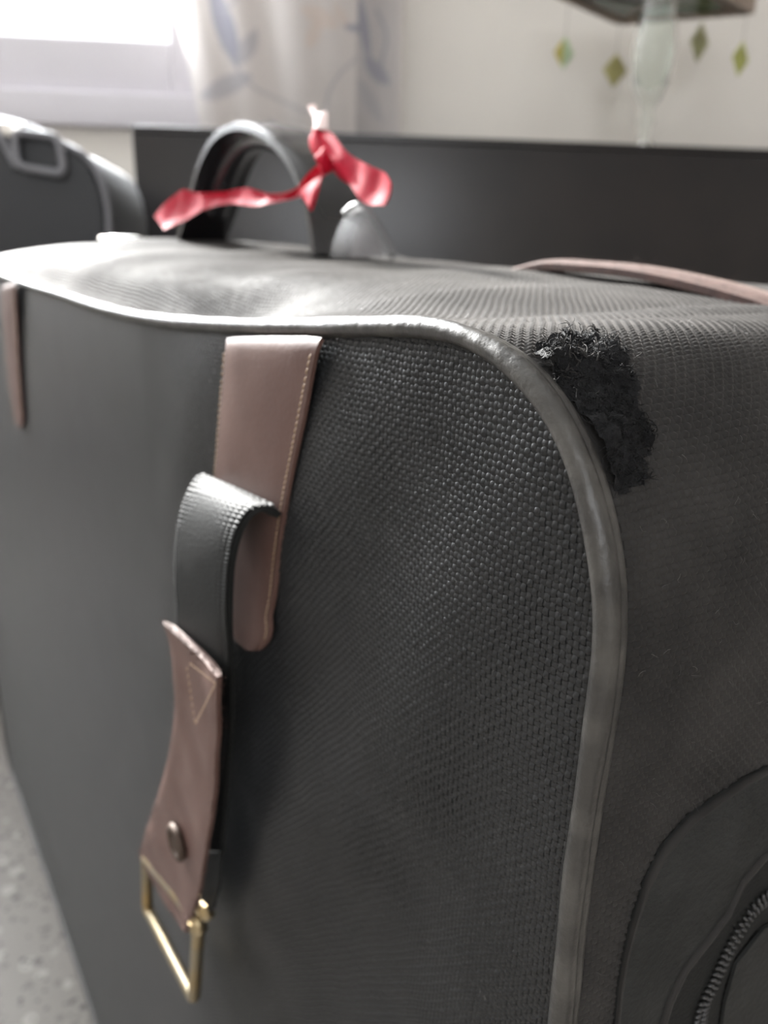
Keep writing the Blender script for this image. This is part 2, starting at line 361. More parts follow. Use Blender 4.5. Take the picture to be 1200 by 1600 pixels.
# gusset sheet
nt_, ns_ = 1300, 56
tt = np.linspace(0, TTOT, nt_, endpoint=False); ss = np.concatenate([np.linspace(0, .06, 26), np.linspace(.064, DEP, 30)])
Tg, Sg = np.meshgrid(tt, ss, indexing='ij')
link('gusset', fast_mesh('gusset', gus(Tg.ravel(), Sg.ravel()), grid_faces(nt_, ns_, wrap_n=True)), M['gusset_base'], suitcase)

# front and back panels
def z_right(z):   # right and left seam as functions of height
    order = np.argsort(LP[:, 1]); return None
half = LEN/2
def edge_r(zq, right=True):
    A = LP[(LP[:, 0] < half) if right else (LP[:, 0] >= half)]
    o = np.argsort(A[:, 1]); zz = A[o, 1]; rr_ = A[o, 0]
    # keep the outermost point in each height bin
    bins = np.linspace(.0085, .5125, 420); out = np.empty(len(bins)); w = .0016
    for i, b_ in enumerate(bins):
        k = np.abs(zz-b_) < w
        if not k.any(): k = np.abs(zz-b_) < np.abs(zz-b_).min()+1e-5
        out[i] = rr_[k].min() if right else rr_[k].max()
    return np.interp(zq, bins, out)
topA = LP[(LP[:, 1] > .40)]; _o = np.argsort(topA[:, 0])
def z_top(r):
    k = (LP[:, 1] > .30); A = LP[k]; o = np.argsort(A[:, 0]); rr_ = A[o, 0]; zz = A[o, 1]
    bins = np.linspace(0.0, LEN, 500); out = np.empty(500)
    for i, b_ in enumerate(bins):
        q = np.abs(rr_-b_) < .0018
        out[i] = zz[q].max() if q.any() else np.nan
    g = ~np.isnan(out); return np.interp(r, bins[g], out[g])
ZT = .505
def panel(s, sign, name, nr_, nz_):
    w = np.linspace(0, 1, nz_); z0 = .009+(ZT-.009)*w
    R0 = edge_r(z0, True); R1 = edge_r(z0, False); a = np.linspace(0, 1, nr_)**1.5
    R = R0[:, None]+(R1-R0)[:, None]*a[None]; Z = np.repeat(z0[:, None], nr_, 1)
    Z = Z+(z_top(R.ravel()).reshape(R.shape)-ZT)*np.clip((Z-.465)/(ZT-.465), 0, 1)**2
    Y = s+sign*puff(R, Z)
    Pn = np.stack([-R, Y, Z], -1).reshape(-1, 3)
    return link(name, fast_mesh(name, Pn, grid_faces(nz_, nr_)), M['fabric'], suitcase)
panel(0, -1, 'front_panel', 360, 280)
panel(DEP, 1, 'back_panel', 60, 60)

# piping along the front and back seams
pp = np.stack([-LP[:, 0], np.zeros(len(LP)), LP[:, 1]], 1)
prad = .0016*(1+.05*np.sin(np.arange(len(LP))*.11)+.04*np.sin(np.arange(len(LP))*.37))
def piping(name, y):
    P = pp.copy(); P[:, 1] = y; P = P[::1]
    V, F = tube_vf(P, prad, 12, closed=True)
    return link(name, fast_mesh(name, V, F), M['piping'], suitcase)
piping('piping', -.0008); piping('piping', DEP+.0005)
# the flat lip of the vinyl binding beside the cord, on the gusset side
tq = np.linspace(0, TTOT, 1300, endpoint=False)
lip = np.stack([gus(tq, np.full_like(tq, q))+np.stack([-loop_at(tq)[2]*hh, 0*tq, loop_at(tq)[3]*hh], -1) for q, hh in ((-.001, .0004), (.0008, .0010), (.0016, .0008), (.0022, .0001))], 1)
link('piping_lip', fast_mesh('piping_lip', lip.reshape(-1, 3), grid_faces(1300, 4, wrap_n=True)), M['piping'], suitcase)

# ------------------------------------------------------------------ woven threads as raised floats
AL = np.array([-1, -.55, 0, .55, 1.0]); BE = np.array([-1, 0, 1.0])
def pillows(P, a, b, n, la, lb, h):
    """P centres, a float direction, b across, n outward; arrays of N"""
    N = len(P); la = np.broadcast_to(la, N); lb = np.broadcast_to(lb, N); h = np.broadcast_to(h, N)
    al, be = np.meshgrid(AL, BE, indexing='ij'); al = al.ravel(); be = be.ravel()
    lift = np.cos(al*math.pi/2*.96)*(1-.62*be*be)-.30*np.abs(al)**3-.12*be*be
    V = P[:, None]+a[:, None]*(al[None]*la[:, None])[..., None]+b[:, None]*(be*(1-.22*al*al))[None, :, None]*lb[:, None, None]+n[:, None]*(lift[None]*h[:, None])[..., None]
    f = grid_faces(5, 3); F = (f[None]+(np.arange(N)*15)[:, None, None]).reshape(-1, 4)
    return V.reshape(-1, 3), F
PW = .00094
def inside_poly(x, y, poly):
    poly = np.asarray(poly, float); c = np.zeros(x.shape, bool); j = len(poly)-1
    for i in range(len(poly)):
        xi, yi = poly[i]; xj, yj = poly[j]
        k = ((yi > y) != (yj > y)) & (x < (xj-xi)*(y-yi)/(yj-yi+1e-12)+xi); c ^= k; j = i
    return c
FRAY = [(838, 560), (862, 540), (895, 528), (925, 530), (955, 560), (985, 600), (1000, 650), (1012, 720), (1000, 752), (975, 770), (945, 742), (912, 690), (874, 625), (845, 585)]
def fray_mask(P, px, py):
    j = np.array([mnoise.noise_vector(Vector(p*330))[:2] for p in P])*15
    return inside_poly(px+j[:, 0], py+j[:, 1], FRAY)

# front panel weave
ii = np.arange(2, int(.168/PW)); jj = np.arange(int(.24/PW), int(.514/PW))
I, J = np.meshgrid(ii, jj, indexing='ij'); I = I.ravel(); J = J.ravel()
R = I*PW; Z = J*PW
k = (Z < z_top(R)-.0012) & (R > edge_r(Z, True)+.0012); I, J, R, Z = I[k], J[k], R[k], Z[k]
px, py = project(to_world(np.stack([-R, 0*R, Z], -1)))
k = (px > 130) & (py < 1680); I, J, R, Z = I[k], J[k], R[k], Z[k]
# slight waviness of the yarns
Rw = R+.00012*np.sin(Z*500)+RNG.normal(0, .00003, len(R)); Zw = Z+.00014*np.sin(R*420)+RNG.normal(0, .00003, len(R))
Pc = np.stack([-Rw, -puff(Rw, Zw), Zw], -1); e = .0005
n_ = np.stack([-(puff(Rw+e, Zw)-puff(Rw-e, Zw))/(2*e)*-1*-1, -np.ones_like(Rw), 0*Rw], -1)
n_[:, 0] = (puff(Rw+e, Zw)-puff(Rw-e, Zw))/(2*e); n_[:, 2] = -(puff(Rw, Zw+e)-puff(Rw, Zw-e))/(2*e); n_[:, 2] *= 1.0
n_ /= np.linalg.norm(n_, axis=1)[:, None]
ax = np.tile(np.array([1.0, 0, 0]), (len(R), 1)); az = np.tile(np.array([0, 0, 1.0]), (len(R), 1))
par = ((I+J) % 2 == 0)
a_ = np.where(par[:, None], az, ax); b_ = np.where(par[:, None], ax, az)
hh = np.where(par, .00050, .00033)*(1+RNG.normal(0, .12, len(R)))
hh = hh*np.clip((.168-R)/.10, .10, 1)
V, F = pillows(Pc, a_, b_, n_, PW*.92, PW*.50, hh)
set_tags(link('front_weave', fast_mesh('front_weave', V, F), M['thread'], suitcase), kind='stuff')

# gusset weave over the top, corner and side
def t_of_r_top(r):    # arc position on the top for a given r
    k = (LP[:, 1] > .48); idx = np.where(k)[0]; return TL[idx[np.argmin(np.abs(LP[idx, 0]-r))]]
def t_of_z_right(z):
    k = (LP[:, 0] < .02) & (LP[:, 1] < .49); idx = np.where(k)[0]; o = np.argsort(LP[idx, 1]); return float(np.interp(z, LP[idx, 1][o], TL[idx][o]))
tA, tB = t_of_r_top(.70), t_of_z_right(.385)
GW = .0010
it = np.arange(int((tB-tA)/GW)); js = np.arange(3, int(.125/GW)); I, J = np.meshgrid(it, js, indexing='ij'); I = I.ravel(); J = J.ravel()
T_ = tA+I*GW; S_ = J*GW
P0 = gus(T_, S_); px, py = project(to_world(P0))
k = (px > -200) & (px < 1290) & (py > 330) & (py < 1690) 
kf = np.where(k & (px > 800) & (px < 1050) & (py > 490) & (py < 810))[0]; k[kf] &= ~fray_mask(P0[kf], px[kf], py[kf])
I, J, T_, S_ = I[k], J[k], T_[k], S_[k]
T_ = T_+RNG.normal(0, .000015, len(T_))+.00012*np.sin(S_*400); S_ = S_+RNG.normal(0, .000015, len(T_))+.00010*np.sin(T_*300)
P0, dt, ds, n_ = gus_frame(T_, S_)
par = ((I+J) % 2 == 0)
a_ = np.where(par[:, None], ds, dt); b_ = np.where(par[:, None], dt, ds)
hh = np.where(par, .00052, .00026)*(1+RNG.normal(0, .05, len(T_)))
hh = hh*np.clip((T_-tA)/.40, .40, 1)
V, F = pillows(P0, a_, b_, n_, GW*.95, GW*.50, hh)
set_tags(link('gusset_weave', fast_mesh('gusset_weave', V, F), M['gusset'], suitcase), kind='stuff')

# ------------------------------------------------------------------ the frayed hole beside the piping
t0, t1 = t_of_r_top(.034), t_of_z_right(.455)
nf, mf = 150, 90
Tf, Sf = np.meshgrid(np.linspace(t0, t1, nf), np.linspace(.0024, .034, mf), indexing='ij')
P0, dt, ds, n_ = gus_frame(Tf.ravel(), Sf.ravel()); px, py = project(to_world(P0)); ins = fray_mask(P0, px, py)
amp = np.array([mnoise.fractal(Vector(p*420), 1.0, 2.0, 4) for p in P0]); amp2 = np.array([mnoise.noise(Vector(p*190)) for p in P0])
rim = np.clip((620-py)/90, 0, 1)*np.clip((960-px)/60, 0, 1)
disp = np.maximum(.0005+.0016*amp+.0018*amp2+rim*.0010, .0002)
Pf = P0+n_*disp[:, None]
Fq = grid_faces(nf, mf); keep = ins[Fq].any(1)
me = fast_mesh('frayed_patch', Pf, Fq[keep])
bm = bmesh.new(); bm.from_mesh(me); bmesh.ops.delete(bm, geom=[v for v in bm.verts if not v.link_faces], context='VERTS'); bm.to_mesh(me); bm.free()
patch = link('frayed_patch', me, M['fray'], suitcase); patch['label'] = 'dark frayed hole worn into the corner'
idx = np.where(ins)[0]; paths = []
for q in range(800):
    i = int(RNG.choice(idx)); p = Pf[i]+n_[i]*RNG.uniform(-.0002, .0008); d = RNG.normal(0, 1, 3)+n_[i]*.5; d /= np.linalg.norm(d); path = [p]
    L_ = RNG.uniform(.00018, .0004)
    for s_ in range(6):
        d = d+RNG.normal(0, .75, 3)-n_[i]*.25; d /= np.linalg.norm(d); path.append(path[-1]+d*L_)
    paths.append(np.array(path))
set_tags(many_tubes('frayed_fibres', paths, .00008, M['fray'], patch), kind='stuff')
# torn rim threads
paths = []
for q in range(150):
    i = int(RNG.choice(idx)); 
    if rim[i] < .2: continue
    p = Pf[i]+n_[i]*.0003; d = ds[i]*RNG.normal(0, .6)-dt[i]*RNG.uniform(.2, 1)+n_[i]*.4; d /= np.linalg.norm(d); path = [p]
    for s_ in range(6):
        d = d+RNG.normal(0, .35, 3)-n_[i]*.15; d /= np.linalg.norm(d); path.append(path[-1]+d*.00035)
    paths.append(np.array(path))
set_tags(many_tubes('torn_threads', paths, .00012, M['gusset'], patch), kind='stuff')
# lint on the gusset
paths = []
for q in range(420):
    t_ = RNG.uniform(t_of_r_top(.16), t_of_z_right(.42)); s_ = RNG.uniform(.004, .09)
    p, a1, a2, nn = gus_frame(np.array([t_]), np.array([s_])); p, a1, a2, nn = p[0], a1[0], a2[0], nn[0]
    p = p+nn*.0003; th = RNG.uniform(0, 6.28); d = a1*math.cos(th)+a2*math.sin(th)+nn*RNG.uniform(.1, .9); path = [p]
    for k_ in range(4):
        d = d+RNG.normal(0, .35, 3); d /= np.linalg.norm(d); path.append(path[-1]+d*RNG.uniform(.0002, .0005))
    paths.append(np.array(path))
for q in range(160):
    r_ = RNG.uniform(.008, .13); z_ = RNG.uniform(.40, .503)
    p = np.array([-r_, -float(puff(np.array(r_), np.array(z_)))-.0003, z_]); d = np.array([RNG.normal(), -abs(RNG.normal())*.4, RNG.normal()]); d /= np.linalg.norm(d); path = [p]
    for k_ in range(4):
        d = d+RNG.normal(0, .35, 3); d /= np.linalg.norm(d); path.append(path[-1]+d*RNG.uniform(.0002, .0004))
    paths.append(np.array(path))
set_tags(many_tubes('lint', paths, .00003, M['fibre'], suitcase), kind='stuff')

# ------------------------------------------------------------------ leather strip over the end of the bag
strip_px = [(800, 428), (850, 417), (900, 419), (950, 423), (1000, 430), (1050, 440), (1100, 452), (1150, 466), (1200, 482), (1260, 505), (1330, 540)]
SS = .10
sp = [loc3(x, y, SS) for x, y in strip_px]
sp = catmull(sp, 60)
nrm = np.gradient(sp, axis=0); nrm /= np.linalg.norm(nrm, axis=1)[:, None]; up_ = np.cross(nrm, np.array([0, 1.0, 0])); up_ *= np.sign(up_[:, 2])[:, None]
wid = np.array([0, 1.0, 0])
strip = ribbon('leather_trim', sp-wid*.0016, sp+wid*.012, .0032, M['suede'], suitcase, n=70, m=6, arch=.0005)
strip['label'] = 'rough brown leather strip running over the end'
paths = []
for q in range(520):
    i = RNG.integers(2, 58); p = sp[i]+wid*RNG.uniform(-.001, .011)+up_[i]*.0015+nrm[i]*RNG.uniform(-.002, .002)
    d = up_[i]*RNG.uniform(.4, 1)+nrm[i]*RNG.normal(0, .6)+wid*RNG.normal(0, .5); path = [p]
    L_ = RNG.uniform(.0002, .0007) if RNG.random() < .95 else RNG.uniform(.0008, .0013)
    for k_ in range(3):
        d = d+RNG.normal(0, .3, 3); d /= np.linalg.norm(d); path.append(path[-1]+d*L_)
    paths.append(np.array(path))
set_tags(many_tubes('leather_fuzz', paths, .00004, M['suede'], strip), kind='stuff')

# ------------------------------------------------------------------ three front straps
def strap_set(dr, label, detail=True):
    """leather strap with webbing loop, hanging tab and buckle; dr shifts it along the face"""
    sh = np.array([-dr, 0, 0])
    def path(lst): return [np.array(loc3(x, y, o))+sh for x, y, o in lst]
    # strap: edges in face coordinates
    zL = [.508, .503, .49, .475, .46, .445, .432, .425]; 
    Lp = path([(357, 530, -.0026), (355, 545, -.0034), (350, 600, -.0036), (343, 690, -.0036), (338, 760, -.0036), (338, 850, -.0036), (345, 925, -.0036), (352, 962, -.0036)])
    Rp = path([(505, 530, -.0026), (498, 545, -.0034), (486, 600, -.0036), (468, 690, -.0036), (450, 780, -.0036), (438, 860, -.0036), (430, 930, -.0036), (424, 960, -.0036)])
    # rounded tongue at the strap's end
    Lc, Rc = np.array(Lp[-1]), np.array(Rp[-1]); wv = Rc-Lc; W = np.linalg.norm(wv); wv /= W; dn = np.array([0, 0, -1.0]); dn = dn-wv*(dn@wv)
    for q in np.linspace(.12, 1, 9):
        hw = max(W*.485*(1-q**2.2)**(1/2.2), .004); c = (Lc+Rc)/2+dn*q*.0085
        Lp.append(c-wv*hw); Rp.append(c+wv*hw)
    st = ribbon('leather_strap', Lp, Rp, .0013, M['leather'], suitcase, n=90, m=10, arch=.0003, wob=.0002)
    if label: st['label'] = label
    # stitches along both edges
    for edge, other in ((Lp, Rp), (Rp, Lp)):
        E_ = catmull(edge, 60); O_ = catmull(other, 60); V_, F_ = [], []; off = 0
        for i in range(3, 54):
            inw = (O_[i]-E_[i]); inw /= np.linalg.norm(inw); c = E_[i]+inw*.0008+np.array([0, -.0009, 0]); tdir = (E_[i]-E_[i-1]); tdir /= np.linalg.norm(tdir)
            v, f = pillows(c[None], tdir[None], inw[None], np.array([[0, -1.0, 0]]), .00062, .00026, .0003); V_.append(v); F_.append(f+off); off += len(v)
        set_tags(link('stitching', fast_mesh('stitching', np.vstack(V_), np.vstack(F_)), M['stitch'], st), kind='stuff')
    if not detail: return
    # webbing: out of the strap, over, and down behind the tab
    wl = path([(330, 752, -.0052), (312, 748, -.0075), (296, 775, -.0105), (283, 820, -.0125), (277, 880, -.0130), (280, 950, -.0125), (284, 1010, -.0110), (288, 1100, -.0092), (288, 1200, -.0085), (280, 1300, -.0085), (270, 1380, -.0090)])
    wr = path([(437, 806, -.0052), (424, 796, -.0070), (400, 798, -.0100), (378, 826, -.0122), (364, 880, -.0130), (360, 960, -.0125), (362, 1020, -.0110), (364, 1110, -.0092), (356, 1220, -.0085), (348, 1330, -.0085), (334, 1420, -.0090)])
    wb = ribbon('webbing', wl, wr, .0020, M['webbing'], suitcase, n=90, m=12, arch=.0003)
    wb['label'] = 'black ribbed webbing loop'
    # cords of the ribbed weave across the loop
    Lw, Rw_ = catmull(wl, 150), catmull(wr, 150); V_, F_, off = [], [], 0
    dL = np.gradient(Lw, axis=0)
    for i in range(2, 148 if detail else 2):
        for q in range(13):
            w_ = (q+.5)/13; c = Lw[i]*(1-w_)+Rw_[i]*w_; td = dL[i]/np.linalg.norm(dL[i]); cw = Rw_[i]-Lw[i]; cw = cw/np.linalg.norm(cw); nn = np.cross(td, cw)
            if (nn@np.array([0, -1.0, .35])) < 0: nn = -nn
            V_.append((c+nn*.0010, td, cw, nn))
    if V_:
        arr = [np.array(x) for x in zip(*V_)]
        v, f = pillows(arr[0], arr[1], arr[2], arr[3], .00062, .0012, .00045)
        set_tags(link('webbing_ribs', fast_mesh('webbing_ribs', v, f), M['webbing'], wb), kind='stuff')
    # hanging leather tab
    tl = path([(257, 972, -.0150), (267, 1010, -.0150), (275, 1060, -.0148), (271, 1150, -.0145), (256, 1220, -.0142), (238, 1275, -.0138), (221, 1335, -.0132), (238, 1372, -.0132), (264, 1415, -.0136), (290, 1452, -.0140)])
    tr = path([(345, 1056, -.0150), (345, 1085, -.0150), (344, 1120, -.0148), (341, 1180, -.0145), (336, 1235, -.0145), (330, 1290, -.0145), (322, 1345, -.0144), (314, 1385, -.0143), (304, 1420, -.0142), (293, 1456, -.0141)])
    tab = ribbon('leather_tab', tl, tr, .0019, M['leather'], suitcase, n=70, m=12, arch=-.0006, wob=.0006)
    tab['label'] = 'curled brown leather tab with frayed edges'
    # raw edge tufts
    paths = []
    for E_ in (catmull(tl, 60), catmull(tr, 60), np.linspace(np.array(tl[0]), np.array(tr[0]), 40)):
        for q in range(150):
            i = RNG.integers(0, len(E_)); p = E_[i]+RNG.normal(0, .0003, 3); d = RNG.normal(0, 1, 3); pth = [p]
            for k_ in range(3):
                d = d+RNG.normal(0, .4, 3); d /= np.linalg.norm(d); pth.append(pth[-1]+d*RNG.uniform(.0002, .0007))
            paths.append(np.array(pth))
    set_tags(many_tubes('edge_fuzz', paths, .00009, M['suede'], tab), kind='stuff')
    # stitched triangle and the gold scuffs
    tri = path([(292, 1040, -.0166), (305, 1132, -.0166), (337, 1068, -.0166), (296, 1036, -.0166)])
    V_, F_, off = [], [], 0
    for a0, a1 in zip(tri[:-1], tri[1:]):
        m_ = max(3, int(np.linalg.norm(a1-a0)/.0016)); td = (a1-a0)/np.linalg.norm(a1-a0); nn = np.array([0, -1.0, 0]); bb = np.cross(td, nn)
        for q in range(m_):
            v, f = pillows((a0+(a1-a0)*(q+.5)/m_)[None], td[None], bb[None], nn[None], .0006, .0002, .00025); V_.append(v); F_.append(f+off); off += len(v)
    set_tags(link('stitched_triangle', fast_mesh('stitched_triangle', np.vstack(V_), np.vstack(F_)), M['stitch'], tab), kind='stuff')
    # rivet: ring with a hollow centre
    c = np.array(loc3(275, 1316, -.0158))+sh; a = np.linspace(0, 2*math.pi, 22, endpoint=False)
    ring = np.stack([c[0]+.0042*np.cos(a), c[1]+0*a, c[2]+.0042*np.sin(a)], 1); rv = tube('rivet', ring, .0011, M['dark_hole'], tab, 8, True)
    disc = np.stack([c[0]+.0034*np.cos(a), c[1]+.0002+0*a, c[2]+.0034*np.sin(a)], 1)
    me = bpy.data.meshes.new('rivet_cap'); me.from_pydata([tuple(p) for p in disc]+[(c[0], c[1]-.0008, c[2])], [], [[i, (i+1) % 22, 22] for i in range(22)]); me.update(); link('rivet_cap', me, M['dark_hole'], rv)
    # buckle: rectangular wire frame with a tongue and roller
    q = path([(229, 1338, -.0125), (230, 1419, -.0125), (303, 1560, -.0128), (311, 1440, -.0128)])
    loop = []
    for i in range(4):
        p, pn, pv = q[i], q[(i+1) % 4], q[i-1]; u0 = (pv-p)/np.linalg.norm(pv-p); u1 = (pn-p)/np.linalg.norm(pn-p); rr_ = .0026
        for s_ in np.linspace(0, 1, 6): loop.append(p+u0*rr_*(1-s_)**2+u1*rr_*s_**2)
    bk = tube('buckle', np.array(loop), .0019, M['brass'], suitcase, 10, True); bk['label'] = 'worn brass wire buckle'
    pr = path([(318, 1412, -.0118), (326, 1434, -.0112)]); tube('buckle_pin', np.array([pr[0], (pr[0]+pr[1])/2, pr[1]]), [.0024, .0022, .0018], M['brass'], bk, 10)
    pr = path([(308, 1438, -.0128), (311, 1455, -.0128)]); tube('buckle_sleeve', np.array([pr[0], (pr[0]+pr[1])/2, pr[1]]), .0025, M['brass'], bk, 10)
    # second layer of webbing end below the tab
    wl2 = path([(300, 1330, -.0095), (296, 1390, -.0105), (285, 1430, -.0115)]); wr2 = path([(346, 1330, -.0095), (342, 1390, -.0105), (322, 1442, -.0112)])
    ribbon('webbing_end', wl2, wr2, .0016, M['webbing'], wb, n=20, m=6)
strap_set(0, 'brown leather strap with stitched edges at the worn corner')
strap_set(.276, 'brown leather strap in the middle of the front', False)
strap_set(.552, 'brown leather strap at the far end of the front', False)

# ------------------------------------------------------------------ zipped pocket on the end of the bag
def side_curve(px_list, extra_start=(), extra_end=(), n=70):
    c = [on_side(x, y) for x, y in px_list]
    return catmull(list(extra_start)+c+list(extra_end), n)
def lift(c, h):
    tz = np.interp(c[:, 1], LP[::-1, 1], LP[::-1, 0]) if False else None
    P = []
    for s_, z_ in c:
        t_ = t_of_z_right(z_); p, _, _, nn = gus_frame(np.array([t_]), np.array([s_])); P.append(p[0]+nn[0]*h)
    return np.array(P)
c1 = side_curve([(1200, 1203), (1124, 1250), (1050, 1311), (1010, 1395), (980, 1486), (962, 1600)], [(.17, .462), (.10, .458), (.065, .450)], [(.0125, .37), (.0125, .30), (.0125, .20), (.0125, .10)])
c2 = side_curve([(1194, 1333), (1141, 1416), (1084, 1486), (1028, 1596)], [(.17, .440), (.10, .437), (.070, .430)], [(.0225, .37), (.022, .30), (.022, .20), (.022, .10)])
c3 = side_curve([(1200, 1395), (1128, 1492), (1102, 1560), (1088, 1600)], [(.17, .428), (.10, .425), (.072, .418)], [(.034, .37), (.033, .30), (.033, .20), (.033, .10)])
c4 = c3+(c3-c2)*np.array([.75, .75])
pocket = ribbon('pocket_border', lift(c1, .0006), lift(c2, .0008), .0010, M['pocket'], suitcase, n=90, m=8, arch=.0003)
pocket['label'] = 'curved fabric border of the end pocket'
ribbon('border_edge', lift(c2, .0012), lift(c2+(c3-c2)*.10, .0010), .0008, M['gusset'], pocket, n=90, m=4, arch=.0003)
ribbon('border_edge', lift(c1, .0007), lift(c1+(c2-c1)*.06, .0010), .0008, M['gusset'], pocket, n=90, m=4, arch=.0003)
zp = ribbon('zipper', lift(c2+(c3-c2)*.15, .0006), lift(c4, .0006), .0008, M['webbing'], suitcase, n=90, m=8); zp['label'] = 'black coil zipper'
ribbon('pocket_panel', lift(c4, .0012), lift(np.column_stack([np.full(70, .185), c4[:, 1]*.94]), .0006), .0010, M['pocket'], suitcase, n=60, m=10, arch=.0005)
ctr = catmull(np.column_stack([c3, np.zeros(70)]), 600)[:, :2]; cl = np.concatenate([[0], np.cumsum(np.linalg.norm(np.diff(ctr, axis=0), axis=1))])
bm = bmesh.new(); bmesh.ops.create_icosphere(bm, subdivisions=1, radius=1.0); tooth_me = bpy.data.meshes.new('zipper_tooth')
bmesh.ops.scale(bm, vec=(.00105, .00045, .00034), verts=bm.verts); bm.to_mesh(tooth_me); bm.free(); tooth_me.materials.append(M['coil'])
tooth_me.polygons.foreach_set('use_smooth', np.ones(len(tooth_me.polygons), dtype=bool))
d0 = cl[np.argmin(np.abs(ctr[:, 0]-.075)+np.abs(ctr[:, 1]-.42))]; d1 = cl[np.argmin(np.abs(ctr[:, 1]-.375))]
rows = []
for d in np.arange(.02, cl[-1]-.002, .00105): rows.append(d)
def tooth_pose(d, sgn):
    c = np.array([[np.interp(d, cl, ctr[:, 0]), np.interp(d, cl, ctr[:, 1])]]); c2_ = np.array([[np.interp(d+.0008, cl, ctr[:, 0]), np.interp(d+.0008, cl, ctr[:, 1])]])
    tg = (c2_-c)[0]; tg /= np.linalg.norm(tg); nx = np.array([-tg[1], tg[0]]); c = c+nx[None]*sgn*.0008
    t_ = t_of_z_right(c[0, 1]); p, dt_, ds_, nn = gus_frame(np.array([t_]), np.array([c[0, 0]])); p, nn = p[0]+nn[0]*.0014, nn[0]
    across = np.array([0, nx[0], nx[1]]); across -= nn*(across@nn); across /= np.linalg.norm(across); al_ = np.cross(nn, across)
    return Matrix(((across[0], nn[0], al_[0], p[0]), (across[1], nn[1], al_[1], p[1]), (across[2], nn[2], al_[2], p[2]), (0, 0, 0, 1)))
rest = []
for d in rows:
    for sgn in (-1, 1):
        mt = tooth_pose(d+(.0005 if sgn > 0 else 0), sgn)
        if d0 < d < d1:
            o = bpy.data.objects.new('zipper_tooth', tooth_me); col.objects.link(o); o.parent = zp; o.matrix_local = mt
        elif int(d/.00105) % 1 == 0: rest.append(mt)
tv = np.array([v.co[:] for v in tooth_me.vertices]); tf = np.array([p.vertices[:] for p in tooth_me.polygons]); Vs, Fs = [], []
for i, mt in enumerate(rest):
    mm = np.array(mt); Vs.append(tv@mm[:3, :3].T+mm[:3, 3]); Fs.append(tf+i*len(tv))
set_tags(link('zipper_teeth', fast_mesh('zipper_teeth', np.vstack(Vs), np.vstack(Fs)), M['coil'], zp), kind='stuff')

# ------------------------------------------------------------------ carry handle on top
HS = .10
arc = catmull([loc3(x, y, HS) for x, y in [(304, 392), (312, 368), (328, 318), (345, 262), (368, 222), (400, 203), (435, 208), (470, 232), (500, 275), (520, 335), (530, 400)]], 60)
ctr_ = arc.mean(0); nrm2 = arc-ctr_; nrm2[:, 1] = 0
hd = ribbon('carry_handle', arc+np.array([0, -.012, 0]), arc+np.array([0, .016, 0]), .0050, M['gloss'], suitcase, n=60, m=10, arch=0)
hd['label'] = 'black padded carry handle on top'
inner = arc.copy(); inner[:, [0, 2]] = ctr_[[0, 2]]+(arc[:, [0, 2]]-ctr_[[0, 2]])*.86
tube('handle_grip', (inner+np.array([0, .002, 0]))[8:52], .0058, M['gloss'], hd, 12)
for i in (0, -1):
    p = arc[i]; zt_ = p[2]
    boxes('handle_mount', [(p[0]-.014, p[0]+.014, HS-.016, HS+.02, p[2]-.012, p[2]-.002)], M['gloss'], hd, bevel=.003)
pm = np.array(loc3(183, 377, .15)); boxes('handle_bracket', [(pm[0]-.03, pm[0]+.03,   .14, .165, .516, pm[2]+.004)], M['silver'], suitcase, bevel=.003)['label'] = 'bright metal plate on the top'

# ------------------------------------------------------------------ red ribbon tied to the handle
rib = empty('red_ribbon', tuple(to_world(np.array(loc3(515, 255, .085)))), suitcase.rotation_euler.z)
set_tags(rib, 'crumpled red ribbon knotted around the black carry handle', 'ribbon')
base_l = np.array(loc3(515, 255, .085))
def rp(lst): return [np.array(loc3(x, y, s))-base_l for x, y, s in lst]
def rrib(name, L, R_, m_='ribbon', n=40, wob=.0012): return ribbon(name, rp(L), rp(R_), .0006, M[m_], rib, n=n, m=8, wob=wob, arch=.0008)
a_s = .080
rrib('ribbon_tail', [(241, 338, .078), (262, 317, .080), (285, 298, .082), (312, 302, .083), (345, 300, .084), (385, 294, .085), (420, 303, .084), (458, 297, .083), (482, 272, .083), (508, 252, .083)],
     [(256, 358, .074), (275, 349, .077), (300, 338, .080), (332, 322, .082), (362, 318, .084), (400, 322, .083), (430, 316, .084), (465, 308, .084), (490, 290, .084), (518, 264, .083)], n=80)
rrib('ribbon_tail', [(500, 205, .083), (520, 210, .082), (545, 240, .080), (575, 258, .078), (600, 270, .077), (611, 285, .076)],
     [(497, 196, .083), (505, 225, .080), (528, 262, .078), (548, 292, .077), (572, 318, .076), (602, 322, .075)], n=50)
rrib('ribbon_loop', [(492, 200, .085), (485, 218, .086), (490, 238, .086), (505, 256, .085)], [(502, 202, .083), (507, 216, .083), (512, 236, .083), (522, 256, .083)])
rrib('ribbon_tail', [(468, 300, .081), (478, 315, .080), (488, 328, .079)], [(502, 276, .082), (498, 300, .080), (490, 330, .079)])
rrib('ribbon_tail', [(506, 250, .084), (520, 262, .083), (532, 276, .083)], [(514, 244, .084), (530, 258, .083), (548, 290, .083)])
kn = np.array(rp([(514, 250, .083)])[0]); kv = []
me = bpy.data.meshes.new('ribbon_knot'); bm = bmesh.new(); bmesh.ops.create_icosphere(bm, subdivisions=3, radius=.0042)
for v in bm.verts: v.co = v.co*(1+.35*mnoise.noise(v.co*420))+Vector(kn)
bm.to_mesh(me); bm.free(); link('ribbon_knot', me, M['ribbon'], rib)
rrib('ribbon_tip', [(482, 166, .086), (486, 178, .086), (490, 190, .085), (494, 204, .084)], [(491, 163, .085), (496, 178, .084), (511, 174, .084), (510, 200, .082)], 'ribbon_glint', 24, .002)  # bright glint given as a pale-coloured tip

